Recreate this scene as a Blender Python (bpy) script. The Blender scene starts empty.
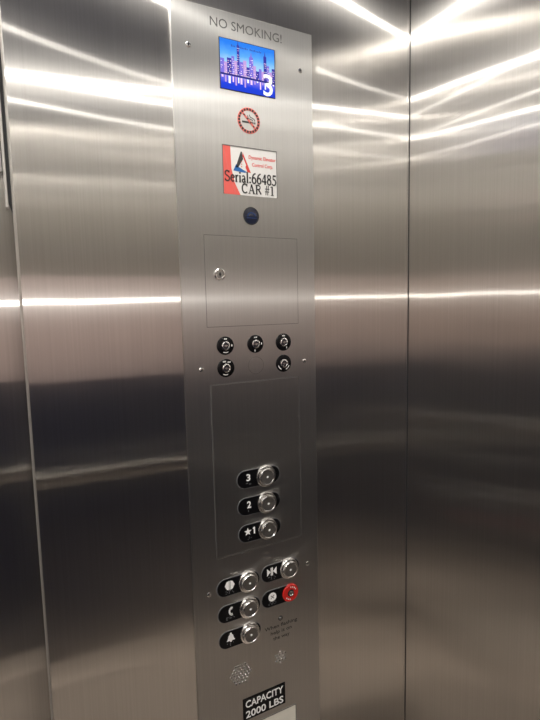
import bpy, bmesh, math, random
from mathutils import Matrix, Vector
random.seed(7)
S = bpy.context.scene
COL = S.collection
CAMZ = 1.5                      # eye height: the control panel is laid out from it
LAMP_R = .026
XR, XL = 0.767, -1.26          # inner faces of the right and left walls
YB, ZC = -1.41, 2.28            # rear wall, ceiling
XJ = 0.0388                     # jamb: where the front return ends and the doorway starts

# ------------------------------------------------------------------ materials
def new_mat(name):
    m = bpy.data.materials.new(name); m.use_nodes = True
    nt = m.node_tree; nt.nodes.clear()
    return m, nt, nt.nodes.new('ShaderNodeOutputMaterial')

def N(nt, kind, **kw):
    n = nt.nodes.new(kind)
    for k, v in kw.items():
        if k in n.inputs: n.inputs[k].default_value = v
        else: setattr(n, k, v)
    return n

def plain(name, col, rough=.5, metal=0., coat=0., var=.06, spec=.5):
    m, nt, out = new_mat(name)
    b = N(nt, 'ShaderNodeBsdfPrincipled', Roughness=rough, Metallic=metal)
    b.inputs['Specular IOR Level'].default_value = spec
    b.inputs['Coat Weight'].default_value = coat
    tc = N(nt, 'ShaderNodeTexCoord'); no = N(nt, 'ShaderNodeTexNoise', Scale=90., Detail=3.)
    nt.links.new(tc.outputs['Object'], no.inputs['Vector'])
    mr = N(nt, 'ShaderNodeMapRange'); mr.inputs['To Min'].default_value = 1-var; mr.inputs['To Max'].default_value = 1+var
    nt.links.new(no.outputs['Fac'], mr.inputs['Value'])
    mx = N(nt, 'ShaderNodeVectorMath', operation='SCALE'); mx.inputs[0].default_value = col
    nt.links.new(mr.outputs[0], mx.inputs['Scale']); nt.links.new(mx.outputs[0], b.inputs['Base Color'])
    nt.links.new(b.outputs[0], out.inputs[0])
    return m

def emit(name, col, strength):
    m, nt, out = new_mat(name)
    e = N(nt, 'ShaderNodeEmission', Strength=strength); e.inputs['Color'].default_value = (*col, 1)
    nt.links.new(e.outputs[0], out.inputs[0])
    return m

def brushed(name, col, lobes, diffuse=0., smudge=.15, grain=.10, scratch=0., wave=.0):
    """Vertically brushed stainless steel: each lobe is (weight, spread along the grain, spread across it)."""
    m, nt, out = new_mat(name)
    tc = N(nt, 'ShaderNodeTexCoord')
    tan = N(nt, 'ShaderNodeCombineXYZ', Z=1.0)
    # brush lines: noise stretched along z
    mp = N(nt, 'ShaderNodeMapping'); mp.inputs['Scale'].default_value = (420, 420, 2.5)
    nt.links.new(tc.outputs['Object'], mp.inputs['Vector'])
    gr = N(nt, 'ShaderNodeTexNoise', Scale=1., Detail=3.)
    nt.links.new(mp.outputs[0], gr.inputs['Vector'])
    g2 = N(nt, 'ShaderNodeMapRange'); g2.inputs['To Min'].default_value = 1-grain; g2.inputs['To Max'].default_value = 1+grain
    nt.links.new(gr.outputs['Fac'], g2.inputs['Value'])
    # smudges left by hands
    sm = N(nt, 'ShaderNodeTexNoise', Scale=7., Detail=6., Roughness=.62)
    nt.links.new(tc.outputs['Object'], sm.inputs['Vector'])
    sr = N(nt, 'ShaderNodeMapRange'); sr.inputs['From Min'].default_value = .35; sr.inputs['From Max'].default_value = .75
    sr.inputs['To Min'].default_value = 1.; sr.inputs['To Max'].default_value = 1.+smudge
    nt.links.new(sm.outputs['Fac'], sr.inputs['Value'])
    cv = N(nt, 'ShaderNodeVectorMath', operation='SCALE'); cv.inputs[0].default_value = col
    nt.links.new(g2.outputs[0], cv.inputs['Scale'])
    wv = N(nt, 'ShaderNodeTexNoise', Scale=1., Detail=1.)
    mp3 = N(nt, 'ShaderNodeMapping'); mp3.inputs['Scale'].default_value = (5., 5., 3.)
    nt.links.new(tc.outputs['Object'], mp3.inputs['Vector']); nt.links.new(mp3.outputs[0], wv.inputs['Vector'])
    bp = N(nt, 'ShaderNodeBump', Strength=1., Distance=wave); nt.links.new(wv.outputs['Fac'], bp.inputs['Height'])
    acc, wsum = None, 0.
    for w, a_v, a_h in lobes:
        g = N(nt, 'ShaderNodeBsdfAnisotropic', distribution='MULTI_GGX')
        g.inputs['Anisotropy'].default_value = 1-math.sqrt(a_v/a_h)
        mu = N(nt, 'ShaderNodeMath', operation='MULTIPLY'); mu.inputs[1].default_value = math.sqrt(math.sqrt(a_v*a_h))
        nt.links.new(sr.outputs[0], mu.inputs[0]); nt.links.new(mu.outputs[0], g.inputs['Roughness'])
        nt.links.new(bp.outputs[0], g.inputs['Normal']); nt.links.new(tan.outputs[0], g.inputs['Tangent']); nt.links.new(cv.outputs[0], g.inputs['Color'])
        if acc is None: acc, wsum = g, w
        else:
            wsum += w
            mx = N(nt, 'ShaderNodeMixShader', Fac=w/wsum)
            nt.links.new(acc.outputs[0], mx.inputs[1]); nt.links.new(g.outputs[0], mx.inputs[2]); acc = mx
    if diffuse:
        d = N(nt, 'ShaderNodeBsdfDiffuse'); nt.links.new(cv.outputs[0], d.inputs['Color'])
        mx = N(nt, 'ShaderNodeMixShader', Fac=diffuse)
        nt.links.new(acc.outputs[0], mx.inputs[1]); nt.links.new(d.outputs[0], mx.inputs[2]); acc = mx
    if scratch:
        # pale hairline scratches and scuffs
        mp2 = N(nt, 'ShaderNodeMapping'); mp2.inputs['Rotation'].default_value = (.0, .65, 0); mp2.inputs['Scale'].default_value = (30, 30, 2.2)
        nt.links.new(tc.outputs['Object'], mp2.inputs['Vector'])
        n3 = N(nt, 'ShaderNodeTexNoise', Scale=1., Detail=5., Roughness=.7); nt.links.new(mp2.outputs[0], n3.inputs['Vector'])
        r3 = N(nt, 'ShaderNodeMapRange'); r3.inputs['From Min'].default_value = .60; r3.inputs['From Max'].default_value = .78
        r3.inputs['To Max'].default_value = scratch
        nt.links.new(n3.outputs['Fac'], r3.inputs['Value'])
        d = N(nt, 'ShaderNodeBsdfDiffuse'); d.inputs['Color'].default_value = (.62, .60, .56, 1)
        mx = N(nt, 'ShaderNodeMixShader'); nt.links.new(r3.outputs[0], mx.inputs[0])
        nt.links.new(acc.outputs[0], mx.inputs[1]); nt.links.new(d.outputs[0], mx.inputs[2]); acc = mx
    nt.links.new(acc.outputs[0], out.inputs[0])
    return m

WALL_LOBES = [(.42, .002, .20), (.15, .002, .7), (.36, .025, .40), (.03, .065, .40)]
PANEL_LOBES = [(.25, .012, .5), (.58, .05, .6), (.17, .10, .6)]
M = {}
M['steel'] = brushed('wall steel', (.755, .73, .695), WALL_LOBES, wave=.0008)
M['panel'] = brushed('control panel steel', (.61, .60, .58), PANEL_LOBES, diffuse=.01, smudge=.04)
M['worn'] = brushed('wiped button plate steel', (.59, .58, .555), PANEL_LOBES, diffuse=.01, smudge=.10, scratch=.07)
M['chrome'] = plain('polished chrome', (.86, .85, .83), .2, 1.)
M['satin'] = plain('satin steel', (.42, .41, .39), .38, 1.)
M['railsteel'] = plain('bright rail steel', (.66, .64, .60), .16, 1.)
M['rose'] = plain('added rose beige band', (.55, .44, .43), .5, 0, 0, .05, .3)
M['tan'] = plain('added brown band', (.42, .31, .26), .5, 0, 0, .05, .3)
M['pale'] = plain('added pale strip', (.30, .26, .22), .5)
M['edge'] = plain('matt edge steel', (.60, .58, .55), .45, 1.)
M['black'] = plain('black plastic', (.003, .003, .004), .30, 0, .0, spec=.25)
M['white'] = plain('white print', (.94, .94, .93), .5)
M['paper'] = plain('white label paper', (.80, .79, .77), .5)
M['card'] = plain('cream card', (.78, .75, .66), .5)
M['red'] = plain('red plastic', (.62, .02, .015), .35)
M['redprint'] = plain('red print', (.70, .06, .05), .5)
M['pinkprint'] = plain('pale red print', (.75, .17, .14), .5)
M['blueprint'] = plain('blue print', (.02, .14, .42), .5)
M['dark'] = plain('dark engraving', (.05, .05, .05), .6)
M['ink'] = plain('black ink', (.03, .03, .03), .6)
M['gap'] = plain('shadow gap rubber', (.015, .015, .017), .7)
M['groove'] = plain('cut edge', (.19, .185, .18), .6, .5)
M['lens'] = plain('dark blue lens glass', (.004, .008, .03), .08, 0, 1.)
M['bluearc'] = plain('blue lens arc', (.02, .05, .15), .3)
def light_patch_floor():
    m, nt, out = new_mat('floor with painted light and shade')
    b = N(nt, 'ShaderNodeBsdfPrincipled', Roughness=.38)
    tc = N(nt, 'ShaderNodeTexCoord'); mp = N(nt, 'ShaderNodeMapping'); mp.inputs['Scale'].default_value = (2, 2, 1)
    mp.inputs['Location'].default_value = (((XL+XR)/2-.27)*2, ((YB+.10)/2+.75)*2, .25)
    ck = N(nt, 'ShaderNodeTexChecker', Scale=1.); ck.inputs['Color1'].default_value = FLOOR_LIT; ck.inputs['Color2'].default_value = FLOOR_SHADE
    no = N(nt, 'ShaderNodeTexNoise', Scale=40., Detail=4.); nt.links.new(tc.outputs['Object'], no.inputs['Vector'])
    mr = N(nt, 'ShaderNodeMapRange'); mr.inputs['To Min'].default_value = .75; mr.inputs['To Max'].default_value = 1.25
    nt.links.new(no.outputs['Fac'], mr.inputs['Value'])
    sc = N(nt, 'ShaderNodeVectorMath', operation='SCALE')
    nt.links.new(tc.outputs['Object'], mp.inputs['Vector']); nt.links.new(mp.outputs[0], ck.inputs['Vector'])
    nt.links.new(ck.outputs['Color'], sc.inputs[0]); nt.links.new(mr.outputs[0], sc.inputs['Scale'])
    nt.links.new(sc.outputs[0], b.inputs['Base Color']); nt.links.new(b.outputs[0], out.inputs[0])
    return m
FLOOR_LIT, FLOOR_SHADE = (.66, .565, .49, 1), (.075, .064, .056, 1)
M['floor'] = light_patch_floor()
M['navy'] = plain('added dark navy lining', (.008, .012, .034), .3, 0, .0, .2, .2)
M['ceil'] = plain('grey ceiling panel', (.08, .10, .18), .4, .0)
M['led'] = emit('warm white light strip', (1., .96, .90), 620)

M['engrave'] = plain('filled engraving', (.10, .098, .095), .55, .0)
M['rim'] = plain('grey plastic rim', (.22, .22, .23), .35)
M['butface'] = plain('brushed button face', (.30, .295, .285), .42, 1.)
M['centredot'] = plain('white button centre', (.85, .85, .83), .3)
M['label_red'] = plain('label red', (.80, .13, .11), .5)
M['towera'] = emit('screen blue tower', (.22, .18, .72), 1.)
M['towerb'] = emit('screen mauve tower', (.56, .36, .74), 1.)
M['towerc'] = emit('screen deep tower', (.05, .05, .38), 1.)
M['winwarm'] = emit('screen warm windows', (1., .72, .62), 1.)
M['winwhite'] = emit('screen white windows', (.95, .92, 1.), 1.15)
M['winpink'] = emit('screen pink windows', (.92, .62, .85), 1.1)
M['bridge'] = emit('screen dark bridge', (.03, .03, .22), 1.)
M['caption'] = emit('screen caption', (.05, .10, .40), 1.)
M['lit'] = emit('screen white figure', (1., 1., 1.), 1.1)
def screen_mat():
    m, nt, out = new_mat('screen sky and water')
    tc = N(nt, 'ShaderNodeTexCoord'); sp = N(nt, 'ShaderNodeSeparateXYZ')
    nt.links.new(tc.outputs['Generated'], sp.inputs[0])
    no = N(nt, 'ShaderNodeTexNoise', Scale=7., Detail=3.); nt.links.new(tc.outputs['Generated'], no.inputs['Vector'])
    ad = N(nt, 'ShaderNodeMath', operation='MULTIPLY_ADD'); ad.inputs[1].default_value = .16
    nt.links.new(no.outputs['Fac'], ad.inputs[0]); nt.links.new(sp.outputs['Z'], ad.inputs[2])
    r = N(nt, 'ShaderNodeValToRGB'); e = r.color_ramp.elements
    e[0].position = .0; e[0].color = (.02, .05, .55, 1); e[1].position = 1.; e[1].color = (.03, .22, .86, 1)
    for p, c in ((.20, (.02, .06, .72)), (.34, (.20, .18, .80)), (.40, (.42, .50, .95)), (.60, (.40, .68, .98)), (.80, (.12, .42, .95))):
        x = e.new(p); x.color = (*c, 1)
    nt.links.new(ad.outputs[0], r.inputs[0])
    em = N(nt, 'ShaderNodeEmission', Strength=1.); nt.links.new(r.outputs[0], em.inputs[0]); nt.links.new(em.outputs[0], out.inputs[0])
    return m
M['screen'] = screen_mat()

M['darksteel'] = plain('dark lock face', (.10, .10, .12), .3, 1.)

# ------------------------------------------------------------------ mesh helpers (u right, v up, n out of the wall into the car)
def P(u, v, n): return Vector((u, -n, v))
class MB:
    def __init__(s): s.bm = bmesh.new(); s.mats = []; s.cur = 0
    def mat(s, m):
        if m not in s.mats: s.mats.append(m)
        s.cur = s.mats.index(m); return s
    def _tag(s, faces):
        for f in faces: f.material_index = s.cur
    def face(s, pts):
        f = s.bm.faces.new([s.bm.verts.new(p) for p in pts]); f.material_index = s.cur; return f
    def prism(s, uv, n0, n1):
        a = [s.bm.verts.new(P(u, v, n0)) for u, v in uv]; b = [s.bm.verts.new(P(u, v, n1)) for u, v in uv]
        k = len(uv); fs = [s.bm.faces.new(b), s.bm.faces.new(a[::-1])]
        fs += [s.bm.faces.new((a[i], a[(i+1) % k], b[(i+1) % k], b[i])) for i in range(k)]
        s._tag(fs); return s
    def slab(s, u0, u1, v0, v1, n0, n1, bev=0.):
        if bev:
            uvo = [(u0, v0), (u1, v0), (u1, v1), (u0, v1)]
            uvi = [(u0+bev, v0+bev), (u1-bev, v0+bev), (u1-bev, v1-bev), (u0+bev, v1-bev)]
            r = [[s.bm.verts.new(P(u, v, n)) for u, v in q] for q, n in ((uvo, n0), (uvo, n1-bev), (uvi, n1))]
            fs = [s.bm.faces.new(r[0][::-1]), s.bm.faces.new(r[2])]
            for a, b in ((r[0], r[1]), (r[1], r[2])):
                fs += [s.bm.faces.new((a[i], a[(i+1) % 4], b[(i+1) % 4], b[i])) for i in range(4)]
            s._tag(fs); return s
        return s.prism([(u0, v0), (u1, v0), (u1, v1), (u0, v1)], n0, n1)
    def lathe(s, prof, cu=0., cv=0., seg=32, a0=0., a1=2*math.pi):
        """profile of (radius, n), turned about the wall's normal"""
        full = abs(a1-a0-2*math.pi) < 1e-6; k = seg if full else seg+1
        rings = []
        for r, n in prof:
            if r <= 1e-7: rings.append([s.bm.verts.new(P(cu, cv, n))])
            else: rings.append([s.bm.verts.new(P(cu+r*math.cos(a0+(a1-a0)*i/seg), cv+r*math.sin(a0+(a1-a0)*i/seg), n)) for i in range(k)])
        fs = []
        for A, B in zip(rings, rings[1:]):
            m_ = seg
            for i in range(m_):
                j = (i+1) % k
                a = [A[i], A[j]] if len(A) > 1 else [A[0]]
                b = [B[j], B[i]] if len(B) > 1 else [B[0]]
                q = a+b
                if len(q) >= 3: fs.append(s.bm.faces.new(q))
        s._tag(fs); return s
    def obround(s, u0, u1, vc, h, n0, n1, seg=14):
        r = h/2; pts = [(u0+r-r*math.sin(math.pi*i/seg), vc-r*math.cos(math.pi*i/seg)) for i in range(seg+1)][::-1]
        pts = [(u1-r+r*math.sin(math.pi*i/seg), vc-r*math.cos(math.pi*i/seg)) for i in range(seg+1)] + pts
        return s.prism(pts, n0, n1)
    def stroke(s, pts, w, n0, n1):
        for (a, b), (c, d) in zip(pts, pts[1:]):
            L = math.hypot(c-a, d-b) or 1e-9; dx, dy = (d-b)/L*w/2, -(c-a)/L*w/2
            s.prism([(a+dx, b+dy), (c+dx, d+dy), (c-dx, d-dy), (a-dx, b-dy)], n0, n1)
        return s
    def text(s, body, cu, cv, width, height, n0, n1, fat=0., shear=0.):
        """built-in lettering, fitted to a width and a cap height and centred"""
        c = bpy.data.curves.new('lettering', 'FONT'); c.body = body; c.offset = fat; c.extrude = .05; c.resolution_u = 3; c.shear = shear
        o = bpy.data.objects.new('lettering_source', c); COL.objects.link(o)
        bpy.context.view_layer.update()
        me = bpy.data.meshes.new_from_object(o.evaluated_get(bpy.context.evaluated_depsgraph_get()))
        bpy.data.objects.remove(o); bpy.data.curves.remove(c)
        xs = [v.co.x for v in me.vertices]; ys = [v.co.y for v in me.vertices]; zs = [v.co.z for v in me.vertices]
        x0, x1, y0, y1 = min(xs), max(xs), min(ys), max(ys); z0, z1 = min(zs), max(zs)
        vs = [s.bm.verts.new(P(cu-width/2+(v.co.x-x0)/(x1-x0)*width, cv-height/2+(v.co.y-y0)/(y1-y0)*height,
                               n0+(v.co.z-z0)/((z1-z0) or 1)*(n1-n0))) for v in me.vertices]
        for p in me.polygons:
            try: s.bm.faces.new([vs[i] for i in p.vertices]).material_index = s.cur
            except ValueError: pass
        bpy.data.meshes.remove(me); return s
    def build(s, name, parent=None, at=(0, 0, 0), smooth=True, angle=35, mat=None):
        """at: world position of the object's origin; the mesh was drawn in world u, v, n"""
        if mat: s.mats = [mat]
        at = Vector(at)
        bmesh.ops.recalc_face_normals(s.bm, faces=s.bm.faces[:])
        for v in s.bm.verts: v.co -= at
        me = bpy.data.meshes.new(name); s.bm.to_mesh(me); s.bm.free()
        for m in s.mats: me.materials.append(m)
        if smooth:
            me.shade_smooth(); me.set_sharp_from_angle(angle=math.radians(angle))
        o = bpy.data.objects.new(name, me); COL.objects.link(o)
        if parent: o.parent = parent; o.location = at-Vector(parent['at'])
        else: o.location = at
        o['at'] = tuple(at)
        return o

def empty(name, at, parent=None):
    o = bpy.data.objects.new(name, None); o.empty_display_size = .05; COL.objects.link(o)
    o.location = Vector(at)-(Vector(parent['at']) if parent else Vector()); o.parent = parent
    o['at'] = tuple(at); return o
def tag(o, label, cat, group=None):
    o['label'] = label; o['category'] = cat
    if group: o['group'] = group
    return o
def struct(o): o['kind'] = 'structure'; return o

def box(name, x0, x1, y0, y1, z0, z1, mat, parent=None, bev=0., at=None):
    b = MB().mat(mat).slab(x0, x1, z0, z1, -y1, -y0, bev)
    return b.build(name, parent, at or ((x0+x1)/2, (y0+y1)/2, z0), smooth=False)

# ------------------------------------------------------------------ the lift car
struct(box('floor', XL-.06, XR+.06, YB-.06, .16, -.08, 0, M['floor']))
struct(box('ceiling', XL-.06, XR+.06, YB-.06, .16, ZC, ZC+.06, M['ceil']))
struct(box('wall_right', XR, XR+.05, YB, .05, 0, ZC, M['steel']))
struct(box('wall_left', XL-.05, XL, YB, .05, 0, ZC, M['steel']))
struct(box('wall_rear', XL-.05, XR+.05, YB-.05, YB, 0, ZC, M['steel']))
b = MB().mat(M['steel']).slab(XJ+.0016, XR, 0, ZC, -.05, 0)      # the return panel, its jamb edge chamfered to catch a bright line
b.mat(M['edge']).prism([(XJ, 0), (XJ+.0016, 0), (XJ+.0016, ZC), (XJ, ZC)], -.05, -.0016)
b.face([P(XJ, 0, -.0016), P(XJ+.0016, 0, 0), P(XJ+.0016, ZC, 0), P(XJ, ZC, -.0016)])
struct(b.build('wall_front', None, ((XJ+XR)/2, .025, 0), smooth=False))
b = MB().mat(M['steel']).slab(XR-.005, XR, 0, ZC, 0, .0012).mat(M['gap']).slab(XR-.0015, XR, 0, ZC, .0012, .0024)
struct(b.build('trim_3', None, (XR, 0, 0), smooth=False))
struct(box('trim_1', XL+.004, XR, YB, YB+.004, 0, 1.20, M['navy']))  # unseen rear and left lining, added to darken low reflections in the steel
struct(box('trim_2', XL, XL+.004, YB, -.02, 0, 1.24, M['navy']))
struct(box('trim_20', XL+.004, XR, YB, YB+.004, 1.20, 1.63, M['rose']))  # unseen bands on both walls, coloured to brighten eye-level reflections
struct(box('trim_21', XL, XL+.004, YB, -.02, 1.24, 1.63, M['tan']))
for k, z in enumerate((.73, .62, .455, .40, .35, .245)):
    struct(box('trim_%d' % (k+4), XL+.004, XL+.009, YB+.02, -.05, z-.003, z+.003, M['pale']))  # unseen strips, added to draw thin reflected lines on the right wall
DOORL = -1.03
struct(box('wall_front_left', XL, DOORL, 0, .05, 0, ZC, M['steel']))
struct(box('trim_header', DOORL, XJ, 0, .05, 2.10, ZC, M['steel']))
d1 = struct(box('door_1', DOORL-.03, XJ+.05, .075, .115, 0.0, 2.15, M['steel']))

b = MB().mat(M['gap']).prism([(XJ-.0042, 1.655), (XJ, 1.64), (XJ, 2.10), (XJ-.0015, 2.10)], -.056, -.050)
struct(b.build('trim_10', None, (XJ, .05, 1.64), smooth=False))
b = MB().mat(M['edge']).slab(XJ-.0085, XJ-.0042, 1.648, 2.10, -.058, -.050, .0008).mat(M['satin']).slab(XJ-.030, XJ-.0085, 1.70, 2.10, -.075, -.060, .001)
struct(b.build('trim_11', None, (XJ, .05, 1.64), smooth=False))

def downlight(x, y, label):
    t = empty('downlight', (x, y, ZC)); tag(t, label, 'ceiling light', 'round downlights in the ceiling')
    b = MB().mat(M['led']); seg = 28; R = LAMP_R
    c = b.bm.verts.new((x, y, ZC-.004)); ring = [b.bm.verts.new((x+R*math.cos(2*math.pi*i/seg), y+R*math.sin(2*math.pi*i/seg), ZC-.001)) for i in range(seg)]
    for i in range(seg): b.bm.faces.new((c, ring[i], ring[(i+1) % seg]))
    b.build('lamp_lens', t, (x, y, ZC))
    b = MB().mat(M['satin'])
    pr = [(R+.001, ZC+.0), (R+.002, ZC-.006), (R+.012, ZC-.005), (R+.015, ZC)]
    rings = [[b.bm.verts.new((x+r*math.cos(2*math.pi*i/seg), y+r*math.sin(2*math.pi*i/seg), z)) for i in range(seg)] for r, z in pr]
    for A, B in zip(rings, rings[1:]):
        for i in range(seg): b.bm.faces.new((A[i], A[(i+1) % seg], B[(i+1) % seg], B[i]))
    b.build('trim_ring', t, (x, y, ZC))
    return t
for y, ny in ((-.27, 'nearest the control panel wall'), (-1.14, 'nearest the rear wall')):
    for x, nx in ((.27, 'by the right wall'), (-.25, 'in the middle'), (-.77, 'by the left wall')):
        downlight(x, y, 'round ceiling downlight %s in the row %s' % (nx, ny))

def handrail(name, p0, p1, nrm, label):
    p0, p1, nrm = Vector(p0), Vector(p1), Vector(nrm)
    t = empty(name, (p0+p1)/2+nrm*0); tag(t, label, 'handrail')
    ax = (p1-p0).normalized()
    b = MB().mat(M['railsteel']); off = .05; r = .019; seg = 20
    rings = []
    L = (p1-p0).length
    for q in (0, L):
        c = p0+ax*q+nrm*off
        rings.append([b.bm.verts.new(c+nrm*.012*math.cos(2*math.pi*i/seg)+Vector((0, 0, .032*math.sin(2*math.pi*i/seg)))) for i in range(seg)])
    for i in range(seg): b.bm.faces.new((rings[0][i], rings[0][(i+1) % seg], rings[1][(i+1) % seg], rings[1][i]))
    b.bm.faces.new(rings[0]); b.bm.faces.new(rings[1])
    b.build('rail', t, (p0+p1)/2+nrm*off)
    for k in (.12, .5, .88):
        c = p0+ax*L*k; s = .012
        b = MB().mat(M['satin'])
        vs = [b.bm.verts.new(c+nrm*n_+ax*a_+Vector((0, 0, z_))) for n_ in (0, off-.015) for a_, z_ in ((-s, -s), (s, -s), (s, s), (-s, s))]
        for q in ((0, 1, 2, 3), (4, 5, 6, 7), (0, 1, 5, 4), (1, 2, 6, 5), (2, 3, 7, 6), (3, 0, 4, 7)): b.bm.faces.new([vs[i] for i in q])
        b.build('bracket', t, c, smooth=False)
handrail('handrail', (XL+.12, YB, .81), (XR-.12, YB, .81), (0, 1, 0), 'steel handrail across the rear wall behind the viewer')
handrail('handrail', (XL, YB+.15, .81), (XL, -.15, .81), (1, 0, 0), 'steel handrail along the left wall opposite the plain right wall')

# ------------------------------------------------------------------ car operating panel
V = lambda v: CAMZ+v
PU0, PU1, PV0, PV1, T = .2726, .5318, -1.06, .4697, .004
UC = (PU0+PU1)/2
panel = empty('control_panel', (UC, 0, V(PV0)))
tag(panel, 'tall brushed steel elevator control panel with screen, labels and buttons on the steel wall', 'control panel')
def part(b, name, u, v, parent=None, n=T, **kw):
    return b.build(name, parent or panel, P(u, V(v), n), **kw)
def text_part(body, name, parent, u, v, w, h, n, mat, fat=0., th=.0003):
    return MB().mat(mat).text(body, u, V(v), w, h, n, n+th, fat).build(name, parent, P(u, V(v), n), smooth=False)

part(MB().mat(M['panel']).slab(PU0, PU1, V(PV0), V(PV1), 0, T, .0012), 'faceplate', UC, 0, smooth=False)
text_part('NO SMOKING!', 'engraved_lettering', panel, .404, .4490, .1315, .0140, T-.0001, M['engrave'], 0.)

def screw(u, v):
    b = MB().mat(M['chrome']).lathe([(.0042, T-.0005), (.0040, T+.0006), (.0030, T+.0011), (.0017, T+.0012)], u, V(v), 20)
    b.mat(M['gap']).lathe([(.0017, T+.0012), (.0015, T+.0004), (0, T+.0004)], u, V(v), 6)
    return part(b, 'screw', u, v)
for u, v in ((.3002, .4048), (.5061, .4042), (.3022, -.1078), (.5059, -.1076), (.3002, -.5067), (.5066, -.5054)): screw(u, v)

# --- display: a lit screen behind a thin bezel
su0, su1, sv0, sv1 = .3535, .4540, .3500, .4270
b = MB().mat(M['gap']).slab(su0-.0012, su1+.0012, V(sv0-.0012), V(sv1+.0012), T-.0015, T+.0008, .0003)
disp = part(b, 'display', (su0+su1)/2, (sv0+sv1)/2); disp['label'] = 'lit screen with a blue city skyline and a white 3'
b = MB().mat(M['screen']).slab(su0, su1, V(sv0), V(sv1), T+.0008, T+.0012)
pic = part(b, 'screen', (su0+su1)/2, (sv0+sv1)/2, disp, smooth=False)
# skyline: towers and their reflection in the water, flat shapes of light on the screen
b = MB(); rnd = random.Random(11)
W_, H_ = su1-su0, sv1-sv0; hz = sv0+.30*H_
tow = [(.00, .07, .30), (.06, .06, .24), (.12, .08, .33), (.20, .05, .38), (.245, .06, .30), (.30, .045, .62), (.335, .075, .30), (.41, .06, .34), (.46, .07, .22), (.52, .075, .44), (.595, .05, .28), (.64, .06, .18), (.70, .05, .24), (.745, .05, .20), (.79, .055, .52), (.845, .05, .34), (.90, .05, .22), (.945, .055, .30)]
for k, (a, w_, h_) in enumerate(tow):
    x0, x1 = su0+a*W_, min(su0+(a+w_)*W_, su1)
    h_ = h_*1.0
    b.mat(M[('towera', 'towerb', 'towerc')[k % 3]])
    b.slab(x0, x1, V(hz), V(hz+h_*H_), T+.0012, T+.00135)
    if h_ > .4: b.prism([(x0+(x1-x0)*.3, V(hz+h_*H_)), (x1-(x1-x0)*.3, V(hz+h_*H_)), ((x0+x1)/2, V(hz+(h_+.10)*H_))], T+.0012, T+.00135)
    for r in range(int(h_*22)):
        for c in range(3):
            if rnd.random() < .42:
                wx = x0+(x1-x0)*(.14+.27*c); wz = hz+h_*H_*(r+.4)/int(h_*22+1)
                b.mat(M[('winwarm', 'winwhite', 'winpink')[rnd.randrange(3)]]).slab(wx, wx+(x1-x0)*.2, V(wz), V(wz+.0012), T+.00135, T+.0014)
    b.mat(M[('winpink', 'towerb', 'winwhite')[k % 3]]).slab(x0+(x1-x0)*.25, x1-(x1-x0)*.3, V(hz-(.05+.16*rnd.random())*H_), V(hz-.03*H_), T+.0012, T+.0013)
b.mat(M['bridge']).slab(su0, su1, V(hz-.025*H_), V(hz+.012*H_), T+.0013, T+.00142)
part(b, 'skyline', (su0+su1)/2, sv0, disp, smooth=False)
text_part('3', 'floor_number', disp, su0+.865*W_, sv0+.235*H_, .0180, .0350, T+.0015, M['lit'], .010)
b = MB().mat(M['caption'])          # the unreadable date line: a row of tiny ticks
for k in range(20):
    if k not in (3, 11): b.slab(su0+(.20+.028*k)*W_, su0+(.216+.028*k)*W_, V(sv1-.13*H_), V(sv1-(.105-.012*(k % 3 == 0))*H_), T+.0012, T+.0014)
part(b, 'caption_line', (su0+su1)/2, sv1, disp, smooth=False)

# --- round no-smoking pictogram
cu, cv = .4030, .3058
b = MB().mat(M['pinkprint']).lathe([(.0160, T), (.0160, T+.0004), (.0205, T+.0004), (.0212, T)], cu, V(cv), 40)
R_ = .0182
for k in range(22):
    a = 2*math.pi*k/22
    c, s_ = math.cos(a), math.sin(a); h_ = .0017
    b.mat(M['ink']).prism([(cu+R_*c+(x*c-y*s_)*h_, V(cv+R_*s_+(x*s_+y*c)*h_)) for x, y in ((-1, -1), (1, -1), (1, 1), (-1, 1))], T+.0004, T+.0007)
sign = part(b, 'no_smoking_sign', cu, cv, smooth=False); sign['label'] = 'round red and black no-smoking pictogram'
b = MB().mat(M['dark']).slab(cu-.0125, cu+.0075, V(cv-.0042), V(cv-.0012), T, T+.0003)
b.mat(M['groove']).slab(cu+.0085, cu+.0125, V(cv-.0042), V(cv-.0012), T, T+.0003)
b.mat(M['dark']).stroke([(cu+.011, V(cv+.0005)), (cu+.011, V(cv+.003)), (cu+.007, V(cv+.005)), (cu+.003, V(cv+.006)), (cu+.001, V(cv+.010))], .0012, T, T+.0003)
b.stroke([(cu+.0075, V(cv+.0005)), (cu+.005, V(cv+.0025)), (cu-.001, V(cv+.0035)), (cu-.002, V(cv+.0085))], .0012, T, T+.0003)
part(b, 'cigarette_mark', cu, cv, sign, smooth=False)
b = MB().mat(M['pinkprint']).stroke([(cu-.0118, V(cv+.0118)), (cu+.0118, V(cv-.0118))], .0036, T+.0004, T+.0006)
b.mat(M['ink'])
for k in (-3, -1, 1, 3):
    q = k*.0029; b.prism([(cu+q+x*.0017, V(cv-q+y*.0017)) for x, y in ((-1, 0), (0, -1), (1, 0), (0, 1))], T+.0006, T+.0008)
part(b, 'slash_bar', cu, cv, sign, smooth=False)

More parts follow.
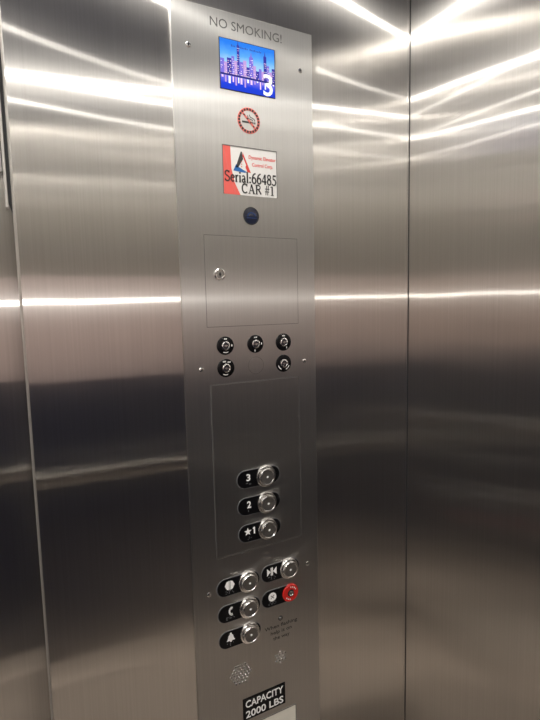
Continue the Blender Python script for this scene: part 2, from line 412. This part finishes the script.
# --- serial label seen through its window
lu0, lu1, lv0, lv1 = .3535, .4542, .1832, .2610
LW, LH = lu1-lu0, lv1-lv0
U = lambda f: lu0+f*LW
Y = lambda f: V(lv1-f*LH)
b = MB().mat(M['paper']).slab(lu0, lu1, V(lv0), V(lv1), T-.0002, T+.0002)
lab = part(b, 'serial_label', (lu0+lu1)/2, (lv0+lv1)/2, smooth=False); lab['label'] = 'white and red printed serial label'
b = MB().mat(M['groove']).slab(lu0-.001, lu1+.001, V(lv1), V(lv1+.0012), T-.0002, T+.0009).slab(lu1, lu1+.001, V(lv0), V(lv1), T-.0002, T+.0007).slab(lu0-.001, lu0, V(lv0), V(lv1), T-.0002, T+.0007)
part(b, 'window_edge', (lu0+lu1)/2, lv1, lab, smooth=False)
b = MB().mat(M['label_red']).prism([(U(0), Y(0)), (U(0), Y(1)), (U(.30), Y(1)), (U(.20), Y(.75)), (U(.145), Y(.45)), (U(.135), Y(0))], T+.0002, T+.0004)
b.mat(M['pinkprint']).stroke([(U(.02), Y(.10)), (U(.10), Y(.55)), (U(.21), Y(.98))], .0012, T+.0004, T+.0005)
part(b, 'red_band', U(.1), lv0, lab, smooth=False)
b = MB()
b.mat(M['dark']).prism([(U(.325), Y(.09)), (U(.345), Y(.09)), (U(.365), Y(.24)), (U(.27), Y(.43)), (U(.225), Y(.43))], T+.0002, T+.0004)
b.mat(M['blueprint']).prism([(U(.18), Y(.50)), (U(.235), Y(.36)), (U(.27), Y(.41)), (U(.42), Y(.50)), (U(.40), Y(.525))], T+.0002, T+.0004)
b.mat(M['redprint']).prism([(U(.36), Y(.10)), (U(.505), Y(.515)), (U(.44), Y(.50)), (U(.405), Y(.40)), (U(.42), Y(.36)), (U(.355), Y(.17))], T+.0002, T+.0004)
b.mat(M['pinkprint'])
for k in range(3): b.slab(U(.325), U(.345), Y(.30+.05*k)-.0008, Y(.30+.05*k)+.0008, T+.0002, T+.0004)
part(b, 'triangle_emblem', U(.33), lv1-.3*LH, lab, smooth=False)
text_part('Dynamic Elevator', 'company_lettering', lab, U(.73), lv1-.195*LH, .52*LW, .0078, T+.0002, M['redprint'], .012)
text_part('Control Corp.', 'company_lettering', lab, U(.73), lv1-.345*LH, .40*LW, .0078, T+.0002, M['redprint'], .012)

# roman capitals and figures drawn as thick and thin strokes with serifs; unit cap height
A_ = lambda cx, cy, rx, ry, a0, a1, n=10: [(cx+rx*math.cos(math.radians(a0+(a1-a0)*i/n)), cy+ry*math.sin(math.radians(a0+(a1-a0)*i/n))) for i in range(n+1)]
tk = .125
ROMAN = {   # advance, [(stroke weight, points)]
 'S': (.58, [(.10, A_(.29, .75, .19, .21, 20, 250, 12)+A_(.29, .26, .21, .22, 75, -160, 12)), (.06, [(.47, .78), (.47, .98)]), (.06, [(.09, .05), (.09, .26)])]),
 'e': (.46, [(.07, [(.08, .38), (.38, .38)]), (.11, A_(.23, .33, .16, .30, 10, 320, 16))]),
 'r': (.36, [(tk, [(.11, 0), (.11, .64)]), (.10, [(.13, .48), (.22, .62), (.32, .60)]), (.05, [(.02, .025), (.22, .025)]), (.05, [(.02, .62), (.12, .62)])]),
 'i': (.27, [(tk, [(.13, 0), (.13, .64)]), (.14, [(.13, .80), (.13, .94)]), (.05, [(.03, .025), (.24, .025)]), (.05, [(.03, .62), (.13, .62)])]),
 'a': (.46, [(.09, A_(.21, .47, .13, .16, 150, 20, 8)+[(.33, .40)]), (.12, [(.33, .45), (.33, .10), (.42, .04)]), (.10, A_(.20, .18, .13, .15, 60, 330, 12))]),
 'l': (.27, [(tk, [(.13, 0), (.13, 1.02)]), (.05, [(.03, .025), (.24, .025)]), (.05, [(.03, 1.0), (.13, 1.0)])]),
 ':': (.27, [(.14, [(.13, .02), (.13, .16)]), (.14, [(.13, .44), (.13, .58)])]),
 '6': (.52, [(.11, A_(.26, .30, .18, .27, 0, 360, 18)), (.10, [(.09, .32), (.11, .60), (.22, .84), (.42, .97)])]),
 '4': (.52, [(tk, [(.35, 0), (.35, .96)]), (.06, [(.33, .95), (.05, .30)]), (.10, [(.03, .28), (.49, .28)])]),
 '8': (.52, [(.10, A_(.26, .75, .15, .20, 0, 360, 16)), (.11, A_(.26, .28, .18, .25, 0, 360, 18))]),
 '5': (.52, [(.11, A_(.22, .31, .21, .28, 100, -150, 14)), (.07, [(.16, .56), (.16, .92)]), (.12, [(.14, .92), (.46, .92)])]),
 'C': (.68, [(.11, A_(.37, .50, .27, .46, 45, 315, 18)), (.06, [(.58, .70), (.58, .98)])]),
 'A': (.70, [(.06, [(.12, .02), (.34, .98)]), (tk, [(.33, .96), (.58, .02)]), (.06, [(.19, .33), (.48, .33)]), (.05, [(.02, .025), (.22, .025)]), (.05, [(.46, .025), (.69, .025)])]),
 'R': (.68, [(tk, [(.15, 0), (.15, .97)]), (.09, [(.15, .94)]+A_(.34, .73, .17, .21, 90, -90, 10)+[(.15, .50)]), (.12, [(.34, .50), (.60, .03)]), (.05, [(.04, .025), (.27, .025)]), (.05, [(.04, .95), (.2, .95)])]),
 '#': (.52, [(.06, [(.12, 0), (.22, .98)]), (.06, [(.30, 0), (.40, .98)]), (.06, [(.03, .35), (.46, .35)]), (.06, [(.06, .64), (.49, .64)])]),
 '1': (.52, [(tk, [(.27, 0), (.27, .97)]), (.06, [(.25, .95), (.11, .86)]), (.05, [(.12, .025), (.42, .025)])]),
 ' ': (.28, []),
}
def roman(body, name, parent, u, v, width, cap, n, mat):
    adv = sum(ROMAN[c][0] for c in body); sx = width/adv; b = MB().mat(mat); x = u
    for c in body:
        a, st = ROMAN[c]
        for w_, pts in st: b.stroke([(x+px*sx, V(v)+py*cap) for px, py in pts], w_*(sx+cap)/2*1.25, n, n+.0002)
        x += a*sx
    return b.build(name, parent, P(u+width/2, V(v), n), smooth=False)
roman('Serial:66485', 'serial_lettering', lab, lu0+.012*LW, lv1-.735*LH, .985*LW, .0178, T+.0005, M['ink'])
roman('CAR #1', 'serial_lettering', lab, lu0+.315*LW, lv1-.955*LH, .640*LW, .0160, T+.0005, M['ink'])

# --- camera window
cu, cv = .4028, .1498
b = MB().mat(M['gap']).lathe([(.0150, T-.0005), (.0150, T+.0009), (.0135, T+.0014), (.0130, T+.0008)], cu, V(cv), 36)
b.mat(M['lens']).lathe([(.0130, T+.0008), (.006, T+.0011), (0, T+.0012)], cu, V(cv), 36)
lens = part(b, 'camera_window', cu, cv); lens['label'] = 'round dark camera window'
b = MB().mat(M['bluearc']).lathe([(.0072, T+.0012), (.0082, T+.00145), (.0092, T+.0012)], cu+.0005, V(cv)-.003, 16, math.radians(20), math.radians(165))  # blue arc, with a bar below, across the lens
b.slab(cu-.009, cu+.010, V(cv-.0040), V(cv-.0028), T+.0012, T+.0014)
part(b, 'lens_arc', cu, cv, lens)

# --- flush service door with its lock, and the removable button plate
def flush_plate(name, u0, u1, v0, v1, m='panel'):
    g = .0009
    b = MB().mat(M['groove'])
    for a in ((u0-g, u1+g, v0-g, v0), (u0-g, u1+g, v1, v1+g), (u0-g, u0, v0, v1), (u1, u1+g, v0, v1)): b.slab(a[0], a[1], V(a[2]), V(a[3]), T-.0004, T+.00012)
    b.mat(M[m]).slab(u0, u1, V(v0), V(v1), T-.0004, T+.0003)
    return part(b, name, (u0+u1)/2, (v0+v1)/2, smooth=False)
door = flush_plate('service_door', .3155, .4935, -.0366, .1143)
cu, cv = .3405, .0506
b = MB().mat(M['chrome']).lathe([(.0100, T), (.0100, T+.0025), (.0085, T+.0038), (.0066, T+.0038), (.0060, T+.0028)], cu, V(cv), 32)
b.mat(M['satin']).lathe([(.0060, T+.0028), (.0, T+.0030)], cu, V(cv), 32)
b.mat(M['gap']).slab(cu-.0009, cu+.0009, V(cv-.0036), V(cv+.0036), T+.0029, T+.0034).lathe([(.0024, T+.0029), (.0020, T+.0033), (0, T+.0033)], cu, V(cv), 16)
for a in range(6): b.slab(cu+.0075*math.cos(a)-.0006, cu+.0075*math.cos(a)+.0006, V(cv)+.0075*math.sin(a)-.0006, V(cv)+.0075*math.sin(a)+.0006, T+.0037, T+.0040)
lock = part(b, 'lock', cu, cv, door)
plate = flush_plate('button_plate', .3180, .4925, -.4450, -.1362, 'worn')

def key_switch(u, v, marks):
    b = MB().mat(M['black']).lathe([(.0158, T-.0002), (.0158, T+.0010), (.0146, T+.0018), (.0080, T+.0018)], u, V(v), 36)
    k = part(b, 'key_switch', u, v); k['label'] = 'round black key switch with chrome lock'
    b = MB().mat(M['chrome']).lathe([(.0080, T+.0018), (.0076, T+.0040), (.0060, T+.0046), (.0054, T+.0036)], u, V(v), 28)
    b.mat(M['darksteel']).lathe([(.0054, T+.0036), (.0, T+.0038)], u, V(v), 28)
    part(b, 'lock_ring', u, v, k)
    b = MB().mat(M['chrome']).slab(u-.0035, u+.0035, V(v)-.0007, V(v)+.0007, T+.0037, T+.0042).slab(u-.0008, u+.0008, V(v)-.0022, V(v)+.0018, T+.0037, T+.0041)
    part(b, 'keyhole', u, v, k, smooth=False)
    b = MB().mat(M['white'])
    for kind, a in marks:
        a = math.radians(a); x, y = u+.0116*math.cos(a), V(v)+.0116*math.sin(a)
        if kind == 'bar':
            for j in (-1, 0, 1): b.slab(x+j*.0020-.0006, x+j*.0020+.0006, y-.0011, y+.0011, T+.0018, T+.0020)
        elif kind == 'arc':
            b.lathe([(.0110, T+.0018), (.0115, T+.0020), (.0124, T+.0018)], u, V(v), 10, a-.42, a+.42)
        else: b.slab(x-.0008, x+.0008, y-.0018, y+.0018, T+.0018, T+.0020)
    part(b, 'switch_lettering', u, v, k, smooth=False)
key_switch(.3469, -.0696, (('bar', 90), ('tick', 0), ('arc', 270)))
key_switch(.4044, -.0698, (('bar', 90), ('tick', 0), ('tick', 262)))
key_switch(.4615, -.0697, (('bar', 90), ('tick', 300)))
key_switch(.3467, -.1080, (('bar', 105), ('bar', 60), ('arc', 262)))
key_switch(.4610, -.1084, (('arc', 220), ('arc', 315)))
b = MB().mat(M['panel']).lathe([(.0147, T-.0002), (.0147, T+.0002), (0, T+.0002)], .4049, V(-.1079), 36).mat(M['groove']).lathe([(.0147, T+.0001), (.0153, T+.0001)], .4049, V(-.1079), 36)
part(b, 'blanking_disc', .4049, -.1079)

# --- push buttons, each a black obround plate with raised symbol, braille and a round chrome button
def icon(kind, b, x, y, n):
    z0, z1 = n, n+.0005
    y = V(y); b.mat(M['white'])
    if kind in '23': b.text(kind, x, y, .0078, .0128, z0, z1, .018)
    elif kind == 'star':
        pts = [(x-.0045+(.0075 if i % 2 == 0 else .0031)*math.sin(math.pi*i/5), y+(.0075 if i % 2 == 0 else .0031)*math.cos(math.pi*i/5)) for i in range(10)]
        b.prism(pts, z0, z1); b.prism([(x+.0074, y-.0060), (x+.0100, y-.0060), (x+.0100, y+.0066), (x+.0080, y+.0066), (x+.0052, y+.0046), (x+.0060, y+.0028), (x+.0074, y+.0038)], z0, z1)
    elif kind == 'open':
        b.prism([(x-.0014, y-.0075), (x-.0014, y+.0075), (x-.0052, y+.0062), (x-.0085, y), (x-.0052, y-.0062)], z0, z1)
        b.prism([(x+.0014, y+.0075), (x+.0014, y-.0075), (x+.0052, y-.0062), (x+.0085, y), (x+.0052, y+.0062)], z0, z1)
        b.slab(x-.0006, x+.0006, y-.0072, y+.0072, z0, z1)
    elif kind == 'close':
        b.prism([(x-.0090, y-.0065), (x-.0022, y), (x-.0090, y+.0065)], z0, z1); b.prism([(x+.0090, y+.0065), (x+.0022, y), (x+.0090, y-.0065)], z0, z1)
        b.slab(x-.0020, x-.0004, y-.0068, y+.0068, z0, z1).slab(x+.0004, x+.0020, y-.0068, y+.0068, z0, z1)
    elif kind == 'phone':
        b.stroke([(x+.0022, y+.0066), (x-.0012, y+.0035), (x-.0018, y), (x-.0010, y-.0035), (x+.0026, y-.0066)], .0030, z0, z1)
        b.stroke([(x+.0004, y+.0060), (x+.0034, y+.0048)], .0042, z0, z1).stroke([(x+.0006, y-.0058), (x+.0036, y-.0048)], .0042, z0, z1)
    elif kind == 'bell':
        b.prism([(x-.0075, y-.0048), (x+.0075, y-.0048), (x+.0055, y-.0022), (x+.0040, y+.0035), (x+.0016, y+.0060), (x-.0016, y+.0060), (x-.0040, y+.0035), (x-.0055, y-.0022)], z0, z1)
        b.lathe([(.0018, z0), (.0016, z1), (0, z1)], x, y+.0066, 12); b.lathe([(.0020, z0), (.0018, z1), (0, z1)], x, y-.0056, 12)
    elif kind == 'stop':
        b.lathe([(.0076, z0), (.0076, z1), (0, z1)], x, y, 20)
        b.mat(M['groove']).stroke([(x-.003, y-.003), (x+.003, y+.003)], .0011, z1, z1+.0002).stroke([(x-.003, y+.003), (x+.003, y-.003)], .0011, z1, z1+.0002)

BRAILLE = {'3': '14 25', '2': '12', 'star': '345 2', 'open': '135 1234 26', 'close': '14 123 135', 'phone': '1234 125 15', 'bell': '1 123 1', 'stop': '234 2345 135'}
def push_button(kind, left, right, cv, bu, iu, label, red=False):
    base = .0003 if cv > -.45 else 0.
    n0 = T+base
    b = MB().mat(M['black']).obround(left, right, V(cv), .0315, n0-.0004, n0+.0012)
    b.mat(M['rim']).obround(left-.0009, right+.0009, V(cv), .0333, n0-.0004, n0+.0005)
    p = part(b, 'push_button', bu, cv, smooth=True); p['label'] = label
    b = MB(); icon(kind, b, iu, cv+.0030, n0+.0012)
    k_ = 1. if kind in ('star', '3', '2') else 1.12
    for q in b.bm.verts: q.co.x = iu+(q.co.x-iu)*k_; q.co.z = V(cv+.003)+(q.co.z-V(cv+.003))*k_
    part(b, 'raised_symbol', iu, cv, p, smooth=False)
    b = MB().mat(M['rim']); cells = BRAILLE[kind].split()
    for i, ce in enumerate(cells):
        for d_ in ce:
            d_ = int(d_)-1; b.lathe([(.0007, n0+.0012), (.0005, n0+.0017), (0, n0+.0018)], iu+(i-(len(cells)-1)/2)*.0062-.0012+.0024*(d_//3), V(cv)-.0072-.0022*(d_ % 3), 8)
    part(b, 'braille', iu, cv, p)
    if red:
        b = MB().mat(M['red']).lathe([(.0172, n0), (.0172, n0+.0030), (.0160, n0+.0040), (.0072, n0+.0040), (.0070, n0+.0030)], bu, V(cv), 36)
        r_ = part(b, 'red_bezel', bu, cv, p); r_['label'] = 'red ring of the key switch'
        b = MB().mat(M['gap']).lathe([(.0070, n0+.0030), (.0064, n0+.0052), (.0050, n0+.0052)], bu, V(cv), 28).mat(M['chrome']).lathe([(.0050, n0+.0052), (.0045, n0+.0046), (0, n0+.0048)], bu, V(cv), 28)
        b.mat(M['gap']).slab(bu-.0034, bu+.0034, V(cv)-.0007, V(cv)+.0007, n0+.0047, n0+.0052)
        part(b, 'lock_cylinder', bu, cv, p)
        b = MB().mat(M['white'])
        for a0, k in ((60, 4), (250, 3)):
            for j in range(k):
                a = math.radians(a0+j*20-30); x, y = bu+.0120*math.cos(a), V(cv)+.0120*math.sin(a)
                b.slab(x-.0009, x+.0009, y-.0013, y+.0013, n0+.0040, n0+.0042)
        part(b, 'switch_lettering', bu, cv, p, smooth=False)
        return
    b = MB().mat(M['chrome']).lathe([(.0196, n0), (.0196, n0+.0045), (.0186, n0+.0060), (.0166, n0+.0062), (.0160, n0+.0050)], bu, V(cv), 40)
    part(b, 'collar', bu, cv, p)
    b = MB().mat(M['chrome']).lathe([(.0158, n0+.004), (.0158, n0+.0100), (.0150, n0+.0112), (.0132, n0+.0114), (.0126, n0+.0108)], bu, V(cv), 40)
    b.mat(M['butface']).lathe([(.0126, n0+.0108), (.0080, n0+.0104), (.0020, n0+.0103)], bu, V(cv), 40)
    part(b, 'button_cap', bu, cv, p)
    b = MB().mat(M['centredot']).lathe([(.0021, n0+.0103), (.0016, n0+.0110), (0, n0+.0113)], bu, V(cv), 16)  # small white dome in the middle of the cap
    part(b, 'centre_dot', bu, cv, p)
push_button('3', .3612, .4470, -.3115, .4175, .3830, 'black floor button plate with a white 3')
push_button('2', .3612, .4470, -.3618, .4182, .3830, 'black floor button plate with a white 2')
push_button('star', .3612, .4470, -.4122, .4188, .3835, 'black floor button plate with a white star and 1')
push_button('open', .3160, .4000, -.5030, .3765, .3401, 'black button plate with a white door-open symbol')
push_button('close', .4050, .4860, -.5015, .4625, .4264, 'black button plate with white door-close arrows')
push_button('phone', .3163, .4000, -.5530, .3762, .3400, 'black button plate with a white telephone handset')
push_button('bell', .3165, .4000, -.6030, .3765, .3392, 'black button plate with a white bell')
push_button('stop', .4045, .4800, -.5520, .4655, .4264, 'black plate with a red key switch ring', True)

# --- indicator lamp and its text
cu, cv = .4435, -.5977
b = MB().mat(M['gap']).lathe([(.0048, T), (.0046, T+.0012), (.0034, T+.0014)], cu, V(cv), 20).mat(M['butface']).lathe([(.0034, T+.0014), (.0022, T+.0024), (0, T+.0028)], cu, V(cv), 20)
part(b, 'indicator_lamp', cu, cv)
for body, v, w_ in (('When flashing', -.6122, .0715), ('help is on', -.6240, .046), ('the way', -.6360, .036)):
    text_part(body, 'help_lettering', panel, .4448, v, w_, .0092, T, M['ink'], .004)

def speaker(u, v, R_, rows):
    b = MB().mat(M['gap'])
    s_ = .0066; h_ = s_*.866
    for j in range(-rows, rows+1):
        for i in range(-rows, rows+1):
            x, y = (i+.5*(j % 2))*s_, j*h_
            if x*x+y*y < R_*R_: b.mat(M['gap']).lathe([(.0016, T+.0002), (0, T+.0002)], u+x, V(v)+y, 10).mat(M['chrome']).lathe([(.0016, T-.0001), (.0018, T+.0004), (.0022, T-.0001)], u+x, V(v)+y, 10)
    return part(b, 'speaker_holes', u, v)
speaker(.3575, -.6795, .0205, 5); speaker(.4423, -.6776, .0115, 3)

# --- capacity plate and the card below it
b = MB().mat(M['black']).slab(.3592, .4505, V(-.7765), V(-.7320), T, T+.0008, .0003)
cap = part(b, 'capacity_plate', .405, -.754, smooth=False); cap['label'] = 'black plate with white capacity lettering'
text_part('CAPACITY', 'capacity_lettering', cap, .4052, -.7448, .0810, .0145, T+.0008, M['white'], .018)
text_part('2000 LBS', 'capacity_lettering', cap, .4052, -.7655, .0810, .0145, T+.0008, M['white'], .018)
b = MB().mat(M['card']).slab(.360, .4735, V(-.93), V(-.790), T, T+.0004)
cd = part(b, 'certificate_card', .417, -.86, smooth=False); cd['label'] = 'cream paper card'
b = MB().mat(M['groove']).slab(.3590, .4745, V(-.7900), V(-.7890), T, T+.0008).slab(.4735, .4745, V(-.93), V(-.79), T, T+.0008).slab(.3590, .3600, V(-.93), V(-.79), T, T+.0008).slab(.3590, .4745, V(-.931), V(-.93), T, T+.0008)
part(b, 'card_frame', .417, -.86, cd, smooth=False)

# ------------------------------------------------------------------ camera and light
cam = bpy.data.objects.new('camera', bpy.data.cameras.new('camera')); COL.objects.link(cam)
yaw, pitch, roll = .49854624, .11041804, -.02230994
fwd = Vector((math.sin(yaw)*math.cos(pitch), math.cos(yaw)*math.cos(pitch), -math.sin(pitch)))
rt = Vector((math.cos(yaw), -math.sin(yaw), 0)); up = rt.cross(fwd)
r2 = rt*math.cos(roll)+up*math.sin(roll); u2 = -rt*math.sin(roll)+up*math.cos(roll)
mw = Matrix((r2, u2, -fwd)).transposed().to_4x4(); mw.translation = Vector((0, -.8, CAMZ)); cam.matrix_world = mw
cam.data.sensor_width = 36; cam.data.lens = 508/720*36; cam.data.clip_start = .01
S.camera = cam
fl = bpy.data.lights.new('phone_flash', 'POINT'); fl.energy = 1.6; fl.shadow_soft_size = .006; fl.color = (1, .97, .92)
flo = bpy.data.objects.new('phone_flash', fl); flo.location = (-.012, -.8, CAMZ+.02); COL.objects.link(flo)
wd = bpy.data.worlds.new('world'); S.world = wd; wd.use_nodes = True
wd.node_tree.nodes['Background'].inputs[0].default_value = (.02, .02, .025, 1)
S.view_settings.view_transform = 'Standard'; S.view_settings.look = 'None'; S.view_settings.gamma = 1
S.view_settings.use_curve_mapping = False; S.view_settings.exposure = .15
S.cycles.max_bounces = 16; S.cycles.glossy_bounces = 14; S.cycles.diffuse_bounces = 4
